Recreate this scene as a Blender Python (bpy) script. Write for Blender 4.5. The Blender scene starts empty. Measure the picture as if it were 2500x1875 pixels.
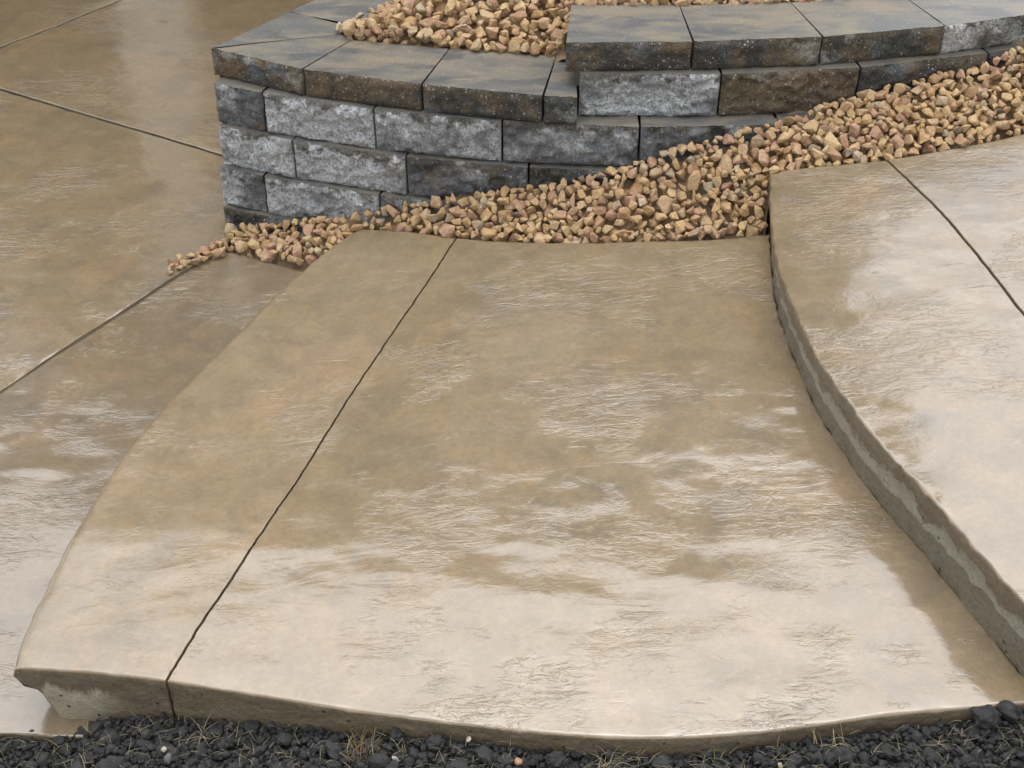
import bpy, bmesh, math, random
import numpy as np
from mathutils import Vector, Matrix, noise, Euler

random.seed(7)
rng = np.random.default_rng(7)
scn = bpy.context.scene
col = scn.collection

# ------------------------------------------------------------------ camera, sky, sun, exposure
cam_d = bpy.data.cameras.new('camera')
cam_d.sensor_width = 36.0
cam_d.lens = 48.96
cam_d.clip_start = 0.05
cam_d.clip_end = 2000
cam = bpy.data.objects.new('camera', cam_d)
cam.location = (0, 0, 2.75)
cam.rotation_euler = (math.radians(90 - 38.5), 0, 0)
col.objects.link(cam)
scn.camera = cam

SUN_EL, SUN_AZ = 76.0, 5.0            # degrees; azimuth measured from +Y towards +X
world = bpy.data.worlds.new('World')
scn.world = world
world.use_nodes = True
wn, wl = world.node_tree.nodes, world.node_tree.links
wn.clear()
w_out = wn.new('ShaderNodeOutputWorld')
w_bg = wn.new('ShaderNodeBackground')
w_sky = wn.new('ShaderNodeTexSky')
w_sky.sky_type = 'NISHITA'
w_sky.sun_disc = False
w_sky.sun_elevation = math.radians(SUN_EL)
w_sky.sun_rotation = math.radians(SUN_AZ)
w_sky.air_density = 1.6
w_sky.dust_density = 2.5
w_sky.ozone_density = 1.0
w_hs = wn.new('ShaderNodeHueSaturation')      # overcast: the blue is veiled by cloud
w_hs.inputs['Saturation'].default_value = 0.20
wl.new(w_sky.outputs[0], w_hs.inputs['Color'])
wl.new(w_hs.outputs[0], w_bg.inputs['Color'])
w_bg.inputs['Strength'].default_value = 0.15
wl.new(w_bg.outputs[0], w_out.inputs[0])

sun_d = bpy.data.lights.new('sun', 'SUN')
sun_d.energy = 0.8
sun_d.angle = math.radians(85)
sun_d.color = (1.0, 0.985, 0.975)
sun = bpy.data.objects.new('sun', sun_d)
e, a = math.radians(SUN_EL), math.radians(SUN_AZ)
sdir = Vector((math.sin(a) * math.cos(e), math.cos(a) * math.cos(e), math.sin(e)))
sun.rotation_euler = sdir.to_track_quat('Z', 'Y').to_euler()
sun.location = sdir * 30
col.objects.link(sun)

vs = scn.view_settings
vs.view_transform = 'Standard'
vs.look = 'None'
vs.exposure = 0.97
vs.gamma = 1.0
vs.use_curve_mapping = False

# ------------------------------------------------------------------ helpers
def empty(name, loc, label=None, cat=None, group=None, kind=None):
    o = bpy.data.objects.new(name, None)
    o.empty_display_size = 0.1
    col.objects.link(o)
    o.location = loc
    tag(o, label, cat, group, kind)
    return o

def tag(o, label=None, cat=None, group=None, kind=None):
    if label: o['label'] = label
    if cat: o['category'] = cat
    if group: o['group'] = group
    if kind: o['kind'] = kind
    return o

def link(name, me, parent=None):
    """world-coordinate mesh hung under a parent that only has a location"""
    o = bpy.data.objects.new(name, me)
    col.objects.link(o)
    if parent is not None:
        o.parent = parent
        o.matrix_parent_inverse = Matrix.Translation(-Vector(parent.location))
    return o

def mesh_from(name, verts, faces, mats, fmat=None, smooth=True):
    me = bpy.data.meshes.new(name)
    me.from_pydata([tuple(map(float, v)) for v in verts], [], faces)
    for m in mats: me.materials.append(m)
    if fmat is not None: me.polygons.foreach_set('material_index', fmat)
    me.polygons.foreach_set('use_smooth', [smooth] * len(me.polygons))
    me.update()
    return me

def fbm(x, y, z=0.0, o=4):
    return noise.fractal(Vector((x, y, z)), 1.0, 2.0, o)

class N:
    """small node-tree writer"""
    def __init__(s, name):
        s.m = bpy.data.materials.new(name)
        s.m.use_nodes = True
        s.t = s.m.node_tree
        s.t.nodes.clear()
        s.out = s.t.nodes.new('ShaderNodeOutputMaterial')
    def n(s, typ, **kw):
        nd = s.t.nodes.new(typ)
        for k, v in kw.items():
            setattr(nd, k, v)
        return nd
    def set(s, sock, v):
        if isinstance(v, bpy.types.NodeSocket): s.t.links.new(v, sock)
        elif v is not None:
            if isinstance(v, (tuple, list)) and len(v) == 3 and sock.type == 'RGBA': v = (*v, 1)
            sock.default_value = v
    def pos(s): return s.n('ShaderNodeNewGeometry').outputs['Position']
    def obj(s): return s.n('ShaderNodeTexCoord').outputs['Object']
    def map(s, v, scale=(1, 1, 1), rot=(0, 0, 0), loc=(0, 0, 0)):
        nd = s.n('ShaderNodeMapping')
        s.set(nd.inputs['Vector'], v); nd.inputs['Scale'].default_value = scale
        nd.inputs['Rotation'].default_value = rot
        s.set(nd.inputs['Location'], loc)
        return nd.outputs[0]
    def noise(s, v, scale, detail=4, rough=0.55, dist=0.0, col=False):
        nd = s.n('ShaderNodeTexNoise')
        s.set(nd.inputs['Vector'], v); nd.inputs['Scale'].default_value = scale
        nd.inputs['Detail'].default_value = detail; nd.inputs['Roughness'].default_value = rough
        nd.inputs['Distortion'].default_value = dist
        return nd.outputs[1 if col else 0]
    def voro(s, v, scale, feature='F1', out=0, rnd=1.0):
        nd = s.n('ShaderNodeTexVoronoi', feature=feature)
        s.set(nd.inputs['Vector'], v); nd.inputs['Scale'].default_value = scale
        nd.inputs['Randomness'].default_value = rnd
        return nd.outputs[out]
    def ramp(s, f, stops, interp='LINEAR'):
        nd = s.n('ShaderNodeValToRGB')
        nd.color_ramp.interpolation = interp
        el = nd.color_ramp.elements
        while len(el) < len(stops): el.new(0.5)
        for i, (p, c) in enumerate(stops):
            el[i].position = p
            el[i].color = (c, c, c, 1) if isinstance(c, (int, float)) else (*c, 1)
        s.set(nd.inputs[0], f)
        return nd.outputs[0]
    def mix(s, f, a, b, blend='MIX'):
        nd = s.n('ShaderNodeMix', data_type='RGBA', blend_type=blend)
        s.set(nd.inputs[0], f); s.set(nd.inputs[6], a); s.set(nd.inputs[7], b)
        return nd.outputs[2]
    def math(s, op, a, b=None, c=None, clamp=False):
        nd = s.n('ShaderNodeMath', operation=op, use_clamp=clamp)
        s.set(nd.inputs[0], a); s.set(nd.inputs[1], b)
        if c is not None: s.set(nd.inputs[2], c)
        return nd.outputs[0]
    def mr(s, f, a, b, c=0.0, d=1.0):
        nd = s.n('ShaderNodeMapRange')
        s.set(nd.inputs[0], f)
        for i, v in enumerate((a, b, c, d)): s.set(nd.inputs[i + 1], v)
        return nd.outputs[0]
    def bump(s, h, dist, strength=1.0, prev=None):
        nd = s.n('ShaderNodeBump')
        s.set(nd.inputs['Height'], h)
        nd.inputs['Distance'].default_value = dist
        s.set(nd.inputs['Strength'], strength)
        s.set(nd.inputs['Normal'], prev)
        return nd.outputs[0]
    def done(s, color, rough=0.6, normal=None, coat=0.0, coat_rough=0.1, coat_ior=1.5, coat_normal=None, spec=0.5):
        b = s.n('ShaderNodeBsdfPrincipled')
        s.set(b.inputs['Base Color'], color)
        s.set(b.inputs['Roughness'], rough)
        s.set(b.inputs['Normal'], normal)
        s.set(b.inputs['Coat Weight'], coat)
        s.set(b.inputs['Coat Roughness'], coat_rough)
        b.inputs['Coat IOR'].default_value = coat_ior
        s.set(b.inputs['Coat Normal'], coat_normal if coat_normal is not None else normal)
        s.set(b.inputs['Specular IOR Level'], spec)
        s.t.links.new(b.outputs[0], s.out.inputs[0])
        return s.m

# ------------------------------------------------------------------ materials
def concrete_top(name, tan=1.0, shift=(0, 0, 0), gloss=1.0, matte=0.0):
    """stamped, coloured and sealed concrete, wet"""
    k = N(name)
    p = k.map(k.pos(), loc=shift)
    big = k.noise(p, 1.7, 5, 0.6, 0.4)
    mid = k.noise(p, 7.0, 6, 0.62, 0.5)
    fine = k.noise(p, 60.0, 6, 0.7)
    c = k.mix(k.mr(big, 0.38, 0.62), (0.205, 0.150, 0.084), (0.175, 0.135, 0.086))
    c = k.mix(k.mr(mid, 0.36, 0.66), c, (0.25, 0.183, 0.102))
    blot = k.noise(k.map(p, loc=(3.1, 1.7, 0)), 4.2, 5, 0.65, 0.8)
    c = k.mix(k.mr(blot, 0.56, 0.74, 0, 0.75), c, (0.120, 0.097, 0.062))
    warm = k.noise(k.map(p, loc=(9.1, -4.7, 0)), 3.1, 4, 0.6, 0.6)
    c = k.mix(k.mr(warm, 0.55, 0.72, 0, 0.7), c, (0.33, 0.215, 0.11))
    c = k.mix(k.mr(k.noise(k.map(p, loc=(2, 9, 0)), 12.0, 6, 0.7, 0.6), 0.5, 0.68, 0, 0.55), c, (0.30, 0.235, 0.150))
    c = k.mix(k.mr(k.noise(k.map(p, loc=(7, 1, 0)), 16.0, 6, 0.7, 0.6), 0.56, 0.72, 0, 0.5), c, (0.115, 0.098, 0.068))
    c = k.mix(k.mr(fine, 0.3, 0.7, 0, 0.5), c, (0.115, 0.088, 0.055))
    speck = k.math('LESS_THAN', k.voro(p, 55.0), 0.09)
    spr = k.math('GREATER_THAN', k.noise(p, 23.0, 2), 0.60)
    c = k.mix(k.math('MULTIPLY', k.math('MULTIPLY', speck, spr), 0.6), c, (0.055, 0.045, 0.033))
    tan *= 0.86
    c = k.mix(1.0, c, (tan * 1.03, tan * 0.985, tan * 0.89), 'MULTIPLY')
    # stamped skin: long shallow tears whose direction wanders, strong in patches and nearly flat between them
    d1 = k.noise(k.map(p, (2.2, 6.0, 1), (0, 0, math.radians(-38))), 2.4, 7, 0.55, 1.6)
    d2 = k.noise(k.map(p, (2.2, 6.0, 1), (0, 0, math.radians(42))), 2.4, 7, 0.55, 1.6)
    side = k.mr(k.noise(k.map(p, loc=(1.3, 0.2, 0)), 0.9, 2), 0.47, 0.53)
    d = k.mix(side, d1, d2)
    mask = k.mr(k.noise(k.map(p, loc=(5.3, 5, 0)), 2.6, 4, 0.6), 0.50, 0.60, 0.0, 1.0)
    terr = k.ramp(d, ((0.30, 0.0), (0.43, 0.30), (0.450, 0.50), (0.55, 0.58), (0.568, 0.78), (0.75, 1.0)))
    n0 = k.bump(d, 0.005, 0.13)
    n1 = k.bump(terr, 0.0024, k.math('MULTIPLY', mask, 0.6), n0)
    tdir = k.mix(side, k.noise(k.map(p, (1.0, 2.6, 1), (0, 0, math.radians(-42))), 17.0, 5, 0.6, 1.2), k.noise(k.map(p, (1.0, 2.6, 1), (0, 0, math.radians(44))), 17.0, 5, 0.6, 1.2))
    tear = k.ramp(tdir, ((0.36, 0.0), (0.47, 0.30), (0.483, 0.85), (0.64, 1.0)))
    n2 = k.bump(tear, 0.0020, k.math('MULTIPLY', mask, 0.60), n1)
    m2 = k.mr(k.noise(k.map(p, loc=(1, 8, 0)), 3.4, 3, 0.6), 0.48, 0.62, 0.05, 1.0)
    n2 = k.bump(k.noise(p, 48.0, 5, 0.62, 0.4), 0.0016, k.math('MULTIPLY', m2, 0.45), n2)
    scratch = k.math('ABSOLUTE', k.math('SUBTRACT', k.noise(k.map(p, (1.0, 2.6, 1), (0, 0, math.radians(25)), (4, 4, 0)), 4.5, 6, 0.6, 1.0), 0.5))
    sm = k.math('MULTIPLY', k.mr(scratch, 0.0, 0.006, 1.0, 0.0), k.mr(k.noise(k.map(p, loc=(9, 2, 0)), 4.0, 2), 0.60, 0.66))
    c = k.mix(k.math('MULTIPLY', sm, 0.22), c, (0.07, 0.055, 0.038))
    n2 = k.bump(sm, -0.001, 0.4, n2)
    n3 = k.bump(k.noise(p, 170.0, 4, 0.6), 0.0010, 0.9, n2)
    rough = k.mr(k.noise(p, 9.0, 5, 0.65), 0.3, 0.7, 0.05 + matte, 0.14 + matte * 1.5)
    return k.done(c, 0.45, n3, 1.0 * gloss, rough, 1.80, n2, 0.5)

def riser_mat(name, banded):
    k = N(name)
    p = k.pos()
    at = k.n('ShaderNodeAttribute', attribute_name='drop').outputs['Fac']
    wob = k.noise(p, 14.0, 5, 0.65, 0.4)
    drop = k.math('ADD', at, k.mr(wob, 0.25, 0.75, -0.034, 0.034))
    drop = k.math('ADD', drop, k.mr(k.noise(p, 70.0, 4, 0.7), 0.3, 0.7, -0.012, 0.012))
    fine = k.noise(p, 90, 6, 0.7)
    brown = k.mix(k.mr(fine, 0.3, 0.7), (0.21, 0.165, 0.105), (0.12, 0.095, 0.062))
    grey = k.mix(k.mr(fine, 0.3, 0.7), (0.33, 0.305, 0.235), (0.23, 0.21, 0.16))
    dark = k.mix(k.mr(fine, 0.3, 0.7), (0.185, 0.158, 0.110), (0.12, 0.102, 0.070))
    if banded:
        brk = k.mr(k.noise(k.map(p, loc=(0, 3, 0)), 5.0, 4, 0.65), 0.30, 0.62, -0.022, 0.040)
        drop = k.math('SUBTRACT', drop, brk)
        c = k.mix(k.mr(drop, 0.052, 0.060), brown, grey)
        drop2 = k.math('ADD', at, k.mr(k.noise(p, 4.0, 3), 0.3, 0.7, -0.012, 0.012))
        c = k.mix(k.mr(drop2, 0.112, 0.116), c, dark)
    else:
        sx = k.n('ShaderNodeSeparateXYZ'); k.set(sx.inputs[0], p)
        run = k.noise(k.map(p, (24, 24, 2.5)), 1.0, 4, 0.6)
        here = k.math('MULTIPLY', k.mr(sx.outputs[0], -0.93, -1.0), k.mr(k.math('ADD', at, k.mr(run, 0.3, 0.7, -0.04, 0.04)), 0.045, 0.075))
        c = k.mix(here, brown, (0.50, 0.44, 0.32))
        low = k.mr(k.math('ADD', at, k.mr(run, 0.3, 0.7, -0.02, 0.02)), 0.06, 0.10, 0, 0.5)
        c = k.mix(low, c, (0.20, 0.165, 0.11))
    pit = k.voro(k.map(p, loc=(0.3, 0.1, 0.2)), 26.0)
    pitm = k.math('LESS_THAN', k.math('ADD', pit, k.mr(k.noise(p, 60, 3), 0.3, 0.7, -0.07, 0.07)), 0.12)
    pitm = k.math('MULTIPLY', pitm, k.math('GREATER_THAN', k.noise(p, 17, 2), 0.47))
    c = k.mix(pitm, c, (0.05, 0.042, 0.03))
    h = k.math('SUBTRACT', k.math('ADD', k.noise(p, 30, 6, 0.65), k.math('MULTIPLY', fine, 0.4)), k.math('MULTIPLY', pitm, 1.2))
    nn = k.bump(h, 0.010, 0.9)
    return k.done(c, k.mr(fine, 0.3, 0.7, 0.35, 0.6), nn, 0.45, 0.28, 1.45, nn, 0.4)

def block_face():
    k = N('split_face_concrete')
    oi = k.n('ShaderNodeObjectInfo')
    r = oi.outputs['Random']
    off = k.n('ShaderNodeCombineXYZ'); k.set(off.inputs[0], k.math('MULTIPLY', r, 37.0)); k.set(off.inputs[2], k.math('MULTIPLY', r, 11.0))
    p0 = k.pos()
    p = k.map(p0, loc=off.outputs[0])
    a = k.noise(p, 7.0, 6, 0.62, 0.3)
    b = k.noise(k.map(p, loc=(7, 3, 1)), 6.0, 6, 0.62, 0.4)
    f = k.noise(p, 130.0, 5, 0.75)
    ocol = oi.outputs['Color']
    sep = k.n('ShaderNodeSeparateColor'); k.set(sep.inputs[0], ocol)     # r: pale bloom, g: brown, b: charcoal
    c = k.mix(k.mr(f, 0.3, 0.7), (0.085, 0.092, 0.10), (0.23, 0.235, 0.235))
    br = k.mr(k.math('ADD', a, k.mr(sep.outputs[1], 0, 1, -0.22, 0.22)), 0.50, 0.60)
    c = k.mix(k.math('MULTIPLY', br, 0.85), c, k.mix(k.mr(f, 0.3, 0.7), (0.075, 0.050, 0.025), (0.24, 0.17, 0.09)))
    ck = k.mr(k.math('ADD', b, k.mr(sep.outputs[2], 0, 1, -0.22, 0.22)), 0.52, 0.62)
    c = k.mix(k.math('MULTIPLY', ck, 0.85), c, k.mix(k.mr(f, 0.35, 0.65), (0.026, 0.026, 0.026), (0.085, 0.083, 0.078)))
    pale = k.mr(k.math('ADD', k.noise(k.map(p, loc=(2, 8, 4)), 5.0, 4, 0.6), k.mr(sep.outputs[0], 0, 1, -0.25, 0.25)), 0.50, 0.66)
    grit = k.noise(p, 115.0, 6, 0.8)
    c = k.mix(k.math('MULTIPLY', pale, k.mr(grit, 0.40, 0.60, 0.15, 1.0)), c, (0.74, 0.75, 0.75))
    lift = k.n('ShaderNodeAttribute', attribute_name='lift').outputs['Fac']
    stn = k.mr(k.math('ADD', lift, k.mr(k.noise(k.map(p, loc=(1, 5, 2)), 13.0, 5, 0.65), 0.3, 0.7, -0.42, 0.30)), 0.80, 0.95)
    c = k.mix(k.math('MULTIPLY', stn, 0.8), c, k.mix(k.mr(f, 0.35, 0.65), (0.030, 0.026, 0.020), (0.115, 0.088, 0.052)))
    sp = k.voro(p, 120.0)
    spc = k.voro(p, 120.0, out=1)
    ss = k.n('ShaderNodeSeparateColor'); k.set(ss.inputs[0], spc)
    m = k.math('MULTIPLY', k.math('LESS_THAN', k.math('ADD', sp, k.mr(f, 0.3, 0.7, -0.16, 0.16)), k.math('MULTIPLY', ss.outputs[2], 0.42)), k.math('GREATER_THAN', ss.outputs[0], 0.55))
    c = k.mix(k.math('MULTIPLY', m, k.mr(ss.outputs[1], 0, 1, 0.3, 0.9)), c, (0.50, 0.485, 0.44))
    pitm = k.math('LESS_THAN', grit, 0.38)
    c = k.mix(k.math('MULTIPLY', pitm, 0.6), c, (0.02, 0.02, 0.018))
    h = k.math('ADD', k.math('ADD', k.noise(p, 42, 6, 0.7), k.math('MULTIPLY', f, 0.6)), k.math('MULTIPLY', m, 0.15))
    nn = k.bump(h, 0.016, 1.0)
    return k.done(c, 0.72, nn, 0.0, spec=0.35)

def block_top():
    k = N('smooth_block_top')
    oi = k.n('ShaderNodeObjectInfo')
    r = oi.outputs['Random']
    off = k.n('ShaderNodeCombineXYZ'); k.set(off.inputs[0], k.math('MULTIPLY', r, 53.0)); k.set(off.inputs[1], k.math('MULTIPLY', r, 19.0))
    p = k.map(k.pos(), loc=off.outputs[0])
    st = k.noise(k.map(p, (3.2, 8.0, 4)), 1.4, 5, 0.6, 0.3)
    f = k.noise(p, 120.0, 5, 0.7)
    c = k.mix(k.mr(st, 0.40, 0.62), (0.215, 0.175, 0.118), (0.095, 0.098, 0.098))
    st2 = k.noise(k.map(p, (2.0, 6.0, 4), loc=(4, 4, 0)), 1.9, 5, 0.6, 0.3)
    c = k.mix(k.mr(st2, 0.50, 0.62, 0, 0.85), c, (0.045, 0.052, 0.060))
    sep = k.n('ShaderNodeSeparateColor'); k.set(sep.inputs[0], oi.outputs['Color'])
    c = k.mix(k.math('MULTIPLY', sep.outputs[0], 0.45), c, (0.21, 0.215, 0.205))
    c = k.mix(k.mr(f, 0.35, 0.7, 0, 0.5), c, (0.07, 0.062, 0.048))
    m = k.math('MULTIPLY', k.math('LESS_THAN', k.voro(p, 120.0), 0.2), k.math('GREATER_THAN', k.noise(p, 30, 2), 0.58))
    c = k.mix(k.math('MULTIPLY', m, 0.7), c, (0.42, 0.40, 0.36))
    nn = k.bump(k.math('ADD', k.noise(p, 60, 5, 0.65), f), 0.0016, 0.5)
    return k.done(c, 0.55, nn, 0.30, 0.33, 1.45, nn, 0.4)

def stone_mat(name, use_attr):
    k = N(name)
    if use_attr:
        r = k.n('ShaderNodeAttribute', attribute_name='tint').outputs['Fac']
    else:
        r = k.n('ShaderNodeObjectInfo').outputs['Random']
    wn_ = k.n('ShaderNodeTexWhiteNoise', noise_dimensions='1D'); k.set(wn_.inputs['W'], k.math('MULTIPLY', r, 91.7))
    r2 = wn_.outputs[0]
    base = k.ramp(r, ((0.0, (0.50, 0.31, 0.135)), (0.14, (0.60, 0.40, 0.18)), (0.30, (0.68, 0.48, 0.24)), (0.46, (0.58, 0.38, 0.18)),
                      (0.56, (0.58, 0.35, 0.22)), (0.62, (0.56, 0.33, 0.23)), (0.70, (0.46, 0.26, 0.18)), (0.76, (0.66, 0.50, 0.28)), (0.88, (0.38, 0.20, 0.12)),
                      (0.93, (0.36, 0.30, 0.22)), (0.965, (0.62, 0.55, 0.38)), (0.992, (0.10, 0.105, 0.10))), 'LINEAR')
    p = k.pos()
    a = k.noise(p, 34.0, 5, 0.65, 0.5)
    f = k.noise(p, 210.0, 4, 0.7)
    c = k.mix(k.mr(a, 0.42, 0.60, 0, 0.85), base, k.mix(r2, (0.42, 0.24, 0.12), (0.74, 0.56, 0.32)))
    c = k.mix(k.mr(f, 0.3, 0.72, 0, 0.45), c, (0.22, 0.13, 0.07))
    nn = k.bump(k.math('ADD', k.noise(p, 75.0, 5, 0.7), k.math('MULTIPLY', f, 0.4)), 0.012, 0.9)
    return k.done(c, 0.62, nn, 0.0, spec=0.38)

def soil_mat(name, dark=1.0):
    k = N(name)
    p = k.pos()
    a = k.noise(p, 40, 6, 0.7)
    f = k.noise(p, 240, 4, 0.7)
    c = k.mix(k.mr(a, 0.35, 0.65), (0.016 * dark, 0.016 * dark, 0.0165 * dark), (0.042 * dark, 0.041 * dark, 0.039 * dark))
    c = k.mix(k.mr(f, 0.58, 0.75, 0, 0.6), c, (0.075, 0.070, 0.062))
    nn = k.bump(k.math('ADD', k.noise(p, 90, 6, 0.7), f), 0.006, 0.9)
    return k.done(c, 0.75, nn, 0.0, spec=0.4)

def plain(name, c, rough=0.7, coat=0.0, bump=None, var=0.0):
    k = N(name)
    p = k.pos()
    colr = c
    if var:
        colr = k.mix(k.noise(p, 3, 5, 0.6), c, tuple(v * (1 - var) for v in c))
    nn = k.bump(k.noise(p, bump[0], 4, 0.6), bump[1], 0.8) if bump else None
    return k.done(colr, rough, nn, coat, 0.08)

M_PATIO = concrete_top('patio_concrete', 1.02, (11, 2, 0))
M_LOW = concrete_top('lower_step_concrete', 0.84, (3, 7, 0))
M_MAIN = concrete_top('middle_step_concrete', 1.08, (0, 0, 0))
M_MAIN_L = concrete_top('middle_step_left_concrete', 1.14, (0, 0, 0), 0.9, 0.075)
M_UP = concrete_top('upper_step_concrete', 1.0, (-6, 3, 0))
M_RFRONT = riser_mat('formed_edge_concrete', False)
M_RBAND = riser_mat('banded_riser_concrete', True)
M_FACE, M_TOP = block_face(), block_top()
M_ST_OBJ, M_ST_ATT = stone_mat('crushed_stone', False), stone_mat('crushed_stone_loose', True)
M_DIRT = plain('bed_dirt', (0.26, 0.175, 0.095), 0.8, bump=(60, 0.01), var=0.4)
M_SOIL = soil_mat('black_soil')
M_CLOD = soil_mat('soil_clod_surface', 1.25)
M_LAWN = plain('lawn_soil', (0.06, 0.065, 0.035), 0.9, var=0.5)

# ------------------------------------------------------------------ surface heights of the steps
def smooth01(t):
    t = min(1.0, max(0.0, t)); return t * t * (3 - 2 * t)

def z_main(x, y):
    zb = np.interp(x, [-1.3, -.70, -.52, -.19, 0, .8, 1.3], [.10, .115, .14, .205, .23, .31, .34])
    zf = np.interp(x, [-1.3, 1.3], [.160, .30])
    return float(zf + (zb - zf) * smooth01((y - 1.9) / 2.05))
def z_up(x, y): return .47 + .07 * (x - .85)
def z_low(x, y): return -.012 + .05 * min(1, max(0, (x + 1.15) / .6)) * min(1, max(0, (y - 3.2) / .9))
def z_patio(x, y): return 0.0

def undulate(x, y, s=0.0, amp=1.0):
    h = 0.0045 * fbm(x * 1.6 + s, y * 2.4, s, 3)
    h += 0.0016 * fbm(x * 6 + s * 2, y * 11 - s, 3.3 + s, 3)
    return h * amp

# ------------------------------------------------------------------ slab panels
def polyline(pts, n_fn=None):
    P = np.array(pts, float)
    d = np.r_[0, np.cumsum(np.hypot(*np.diff(P, axis=0).T))]
    return P, d / d[-1], d[-1]

def spline_eval(pts, ts):
    """Catmull-Rom through pts, by arc length"""
    P = np.array(pts, float)
    if len(P) > 2:
        Q = np.vstack([2 * P[0] - P[1], P, 2 * P[-1] - P[-2]])
        out = []
        for i in range(1, len(Q) - 2):
            for t in np.linspace(0, 1, 14, endpoint=False):
                a, b, c, d = Q[i - 1], Q[i], Q[i + 1], Q[i + 2]
                out.append(0.5 * ((2 * b) + (-a + c) * t + (2 * a - 5 * b + 4 * c - d) * t * t + (-a + 3 * b - 3 * c + d) * t ** 3))
        out.append(P[-1]); P = np.array(out)
    d = np.r_[0, np.cumsum(np.hypot(*np.diff(P, axis=0).T))]; d /= d[-1]
    return np.stack([np.interp(ts, d, P[:, 0]), np.interp(ts, d, P[:, 1])], 1)

def axis_params(length, step, r0, r1):
    def edge(r): return [0.0, r * 0.12, r * 0.35, r * 0.7, r, r * 1.6]
    a = np.array(edge(r0)) / length
    b = 1 - np.array(edge(r1))[::-1] / length
    n = max(2, int(length / step))
    return np.r_[a, np.linspace(a[-1], b[0], n + 1)[1:-1], b]

def slab(name, front, back, left, right, zf, mats, parent, depth=0.2, step=0.02,
         radii=(0.014, 0.014, 0.014, 0.014), rough=(1, 1, 1, 1), seed=0.0, prof_left=None, side_mat=(1, 1, 1, 1), amp=1.0):
    """front/back run left to right, left/right run front to back. radii/rough/side_mat are (front, back, left, right)."""
    Lf = polyline(front)[2]; Lb = polyline(back)[2]; Ll = polyline(left)[2]; Lr = polyline(right)[2]
    S = axis_params((Lf + Lb) / 2, step, radii[2], radii[3])
    T = axis_params((Ll + Lr) / 2, step, radii[0], radii[1])
    F, B, L_, R_ = spline_eval(front, S), spline_eval(back, S), spline_eval(left, T), spline_eval(right, T)
    ns, nt = len(S), len(T)
    s, t = S[None, :, None], T[:, None, None]
    XY = (1 - t) * F[None] + t * B[None] + (1 - s) * L_[:, None] + s * R_[:, None] \
        - ((1 - s) * (1 - t) * F[0] + s * (1 - t) * F[-1] + (1 - s) * t * B[0] + s * t * B[-1])
    W, D = (Lf + Lb) / 2, (Ll + Lr) / 2
    verts = []
    Z = np.zeros((nt, ns))
    for j in range(nt):
        for i in range(ns):
            x, y = XY[j, i]
            z = zf(x, y) + undulate(x, y, seed, amp)
            dl, dr, df, db = S[i] * W, (1 - S[i]) * W, T[j] * D, (1 - T[j]) * D
            q = 0.0
            for d, r in ((df, radii[0]), (db, radii[1]), (dl, radii[2]), (dr, radii[3])):
                if d < r:
                    u = 1 - d / r
                    q = max(q, r * (1 - math.sqrt(max(0, 1 - u * u))))
            # ragged nosing
            e_ = min(df + (0 if rough[0] else 9), db + (0 if rough[1] else 9), dl + (0 if rough[2] else 9), dr + (0 if rough[3] else 9))
            if e_ < 0.03:
                g = (1 - e_ / 0.03)
                q += g * g * (0.006 * max(0, fbm(x * 26, y * 26, 5 + seed, 3)) + 0.004 * max(0, fbm(x * 75, y * 75, seed, 2) - .1))
            Z[j, i] = z - q
    for j in range(nt):
        for i in range(ns):
            verts.append((XY[j, i, 0], XY[j, i, 1], Z[j, i]))
    faces, fm = [], []
    for j in range(nt - 1):
        for i in range(ns - 1):
            a_ = j * ns + i
            faces.append((a_, a_ + 1, a_ + ns + 1, a_ + ns)); fm.append(0)
    ring = [(0, i, 0) for i in range(ns)] + [(j, ns - 1, 3) for j in range(1, nt)] + [(nt - 1, i, 1) for i in range(ns - 2, -1, -1)] + [(j, 0, 2) for j in range(nt - 2, 0, -1)]
    drops = [v for v in (0.0, 0.012, 0.026, 0.04, 0.05, 0.062, 0.078, 0.1, 0.125, 0.15, 0.18, 0.22, 0.27) if v < depth] + [depth]
    drop_attr = [0.0] * len(verts)
    prev = [j * ns + i for j, i, _ in ring]
    nr = len(ring)
    for dk in drops[1:]:
        cur = []
        for q, (j, i, sd) in enumerate(ring):
            x, y, z = verts[j * ns + i]
            (ja, ia, _), (jb, ib, _) = ring[q - 1], ring[(q + 1) % nr]
            tx = XY[jb, ib] - XY[ja, ia]
            ln = math.hypot(*tx) or 1
            nx, ny = tx[1] / ln, -tx[0] / ln
            w = (0.0045 * fbm(x * 18, y * 18, z + dk * 22, 3) + 0.002 * fbm(x * 70, y * 70, dk * 60, 2)) if rough[sd] else 0
            if prof_left is not None and (sd == 2 or i == 0):
                pl = prof_left(dk, y)
                x += pl
                if i == 0 and j == 0: nx, ny, w = 0, 0, 0
            if prof_left is not None and j == 0 and 0 < i and dk > 0:
                # keep the front face ordered beside the cut-back corner
                x = max(x, verts[0][0] + prof_left(dk, y) + 0.0005 * i)
            cur.append(len(verts))
            verts.append((x + nx * w, y + ny * w, z - dk)); drop_attr.append(dk)
        for q in range(nr):
            q2 = (q + 1) % nr
            faces.append((prev[q], cur[q], cur[q2], prev[q2])); fm.append(side_mat[ring[q][2]])
        prev = cur
    me = mesh_from(name, verts, faces, mats, fm)
    at = me.attributes.new('drop', 'FLOAT', 'POINT')
    at.data.foreach_set('value', drop_attr)
    return link(name, me, parent)

def offset(pts, d):
    """shift a polyline sideways (positive = to the right of its direction)"""
    P = np.array(pts, float); T = np.gradient(P, axis=0)
    T /= np.hypot(*T.T)[:, None]
    return (P + d * np.stack([T[:, 1], -T[:, 0]], 1)).tolist()

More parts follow.
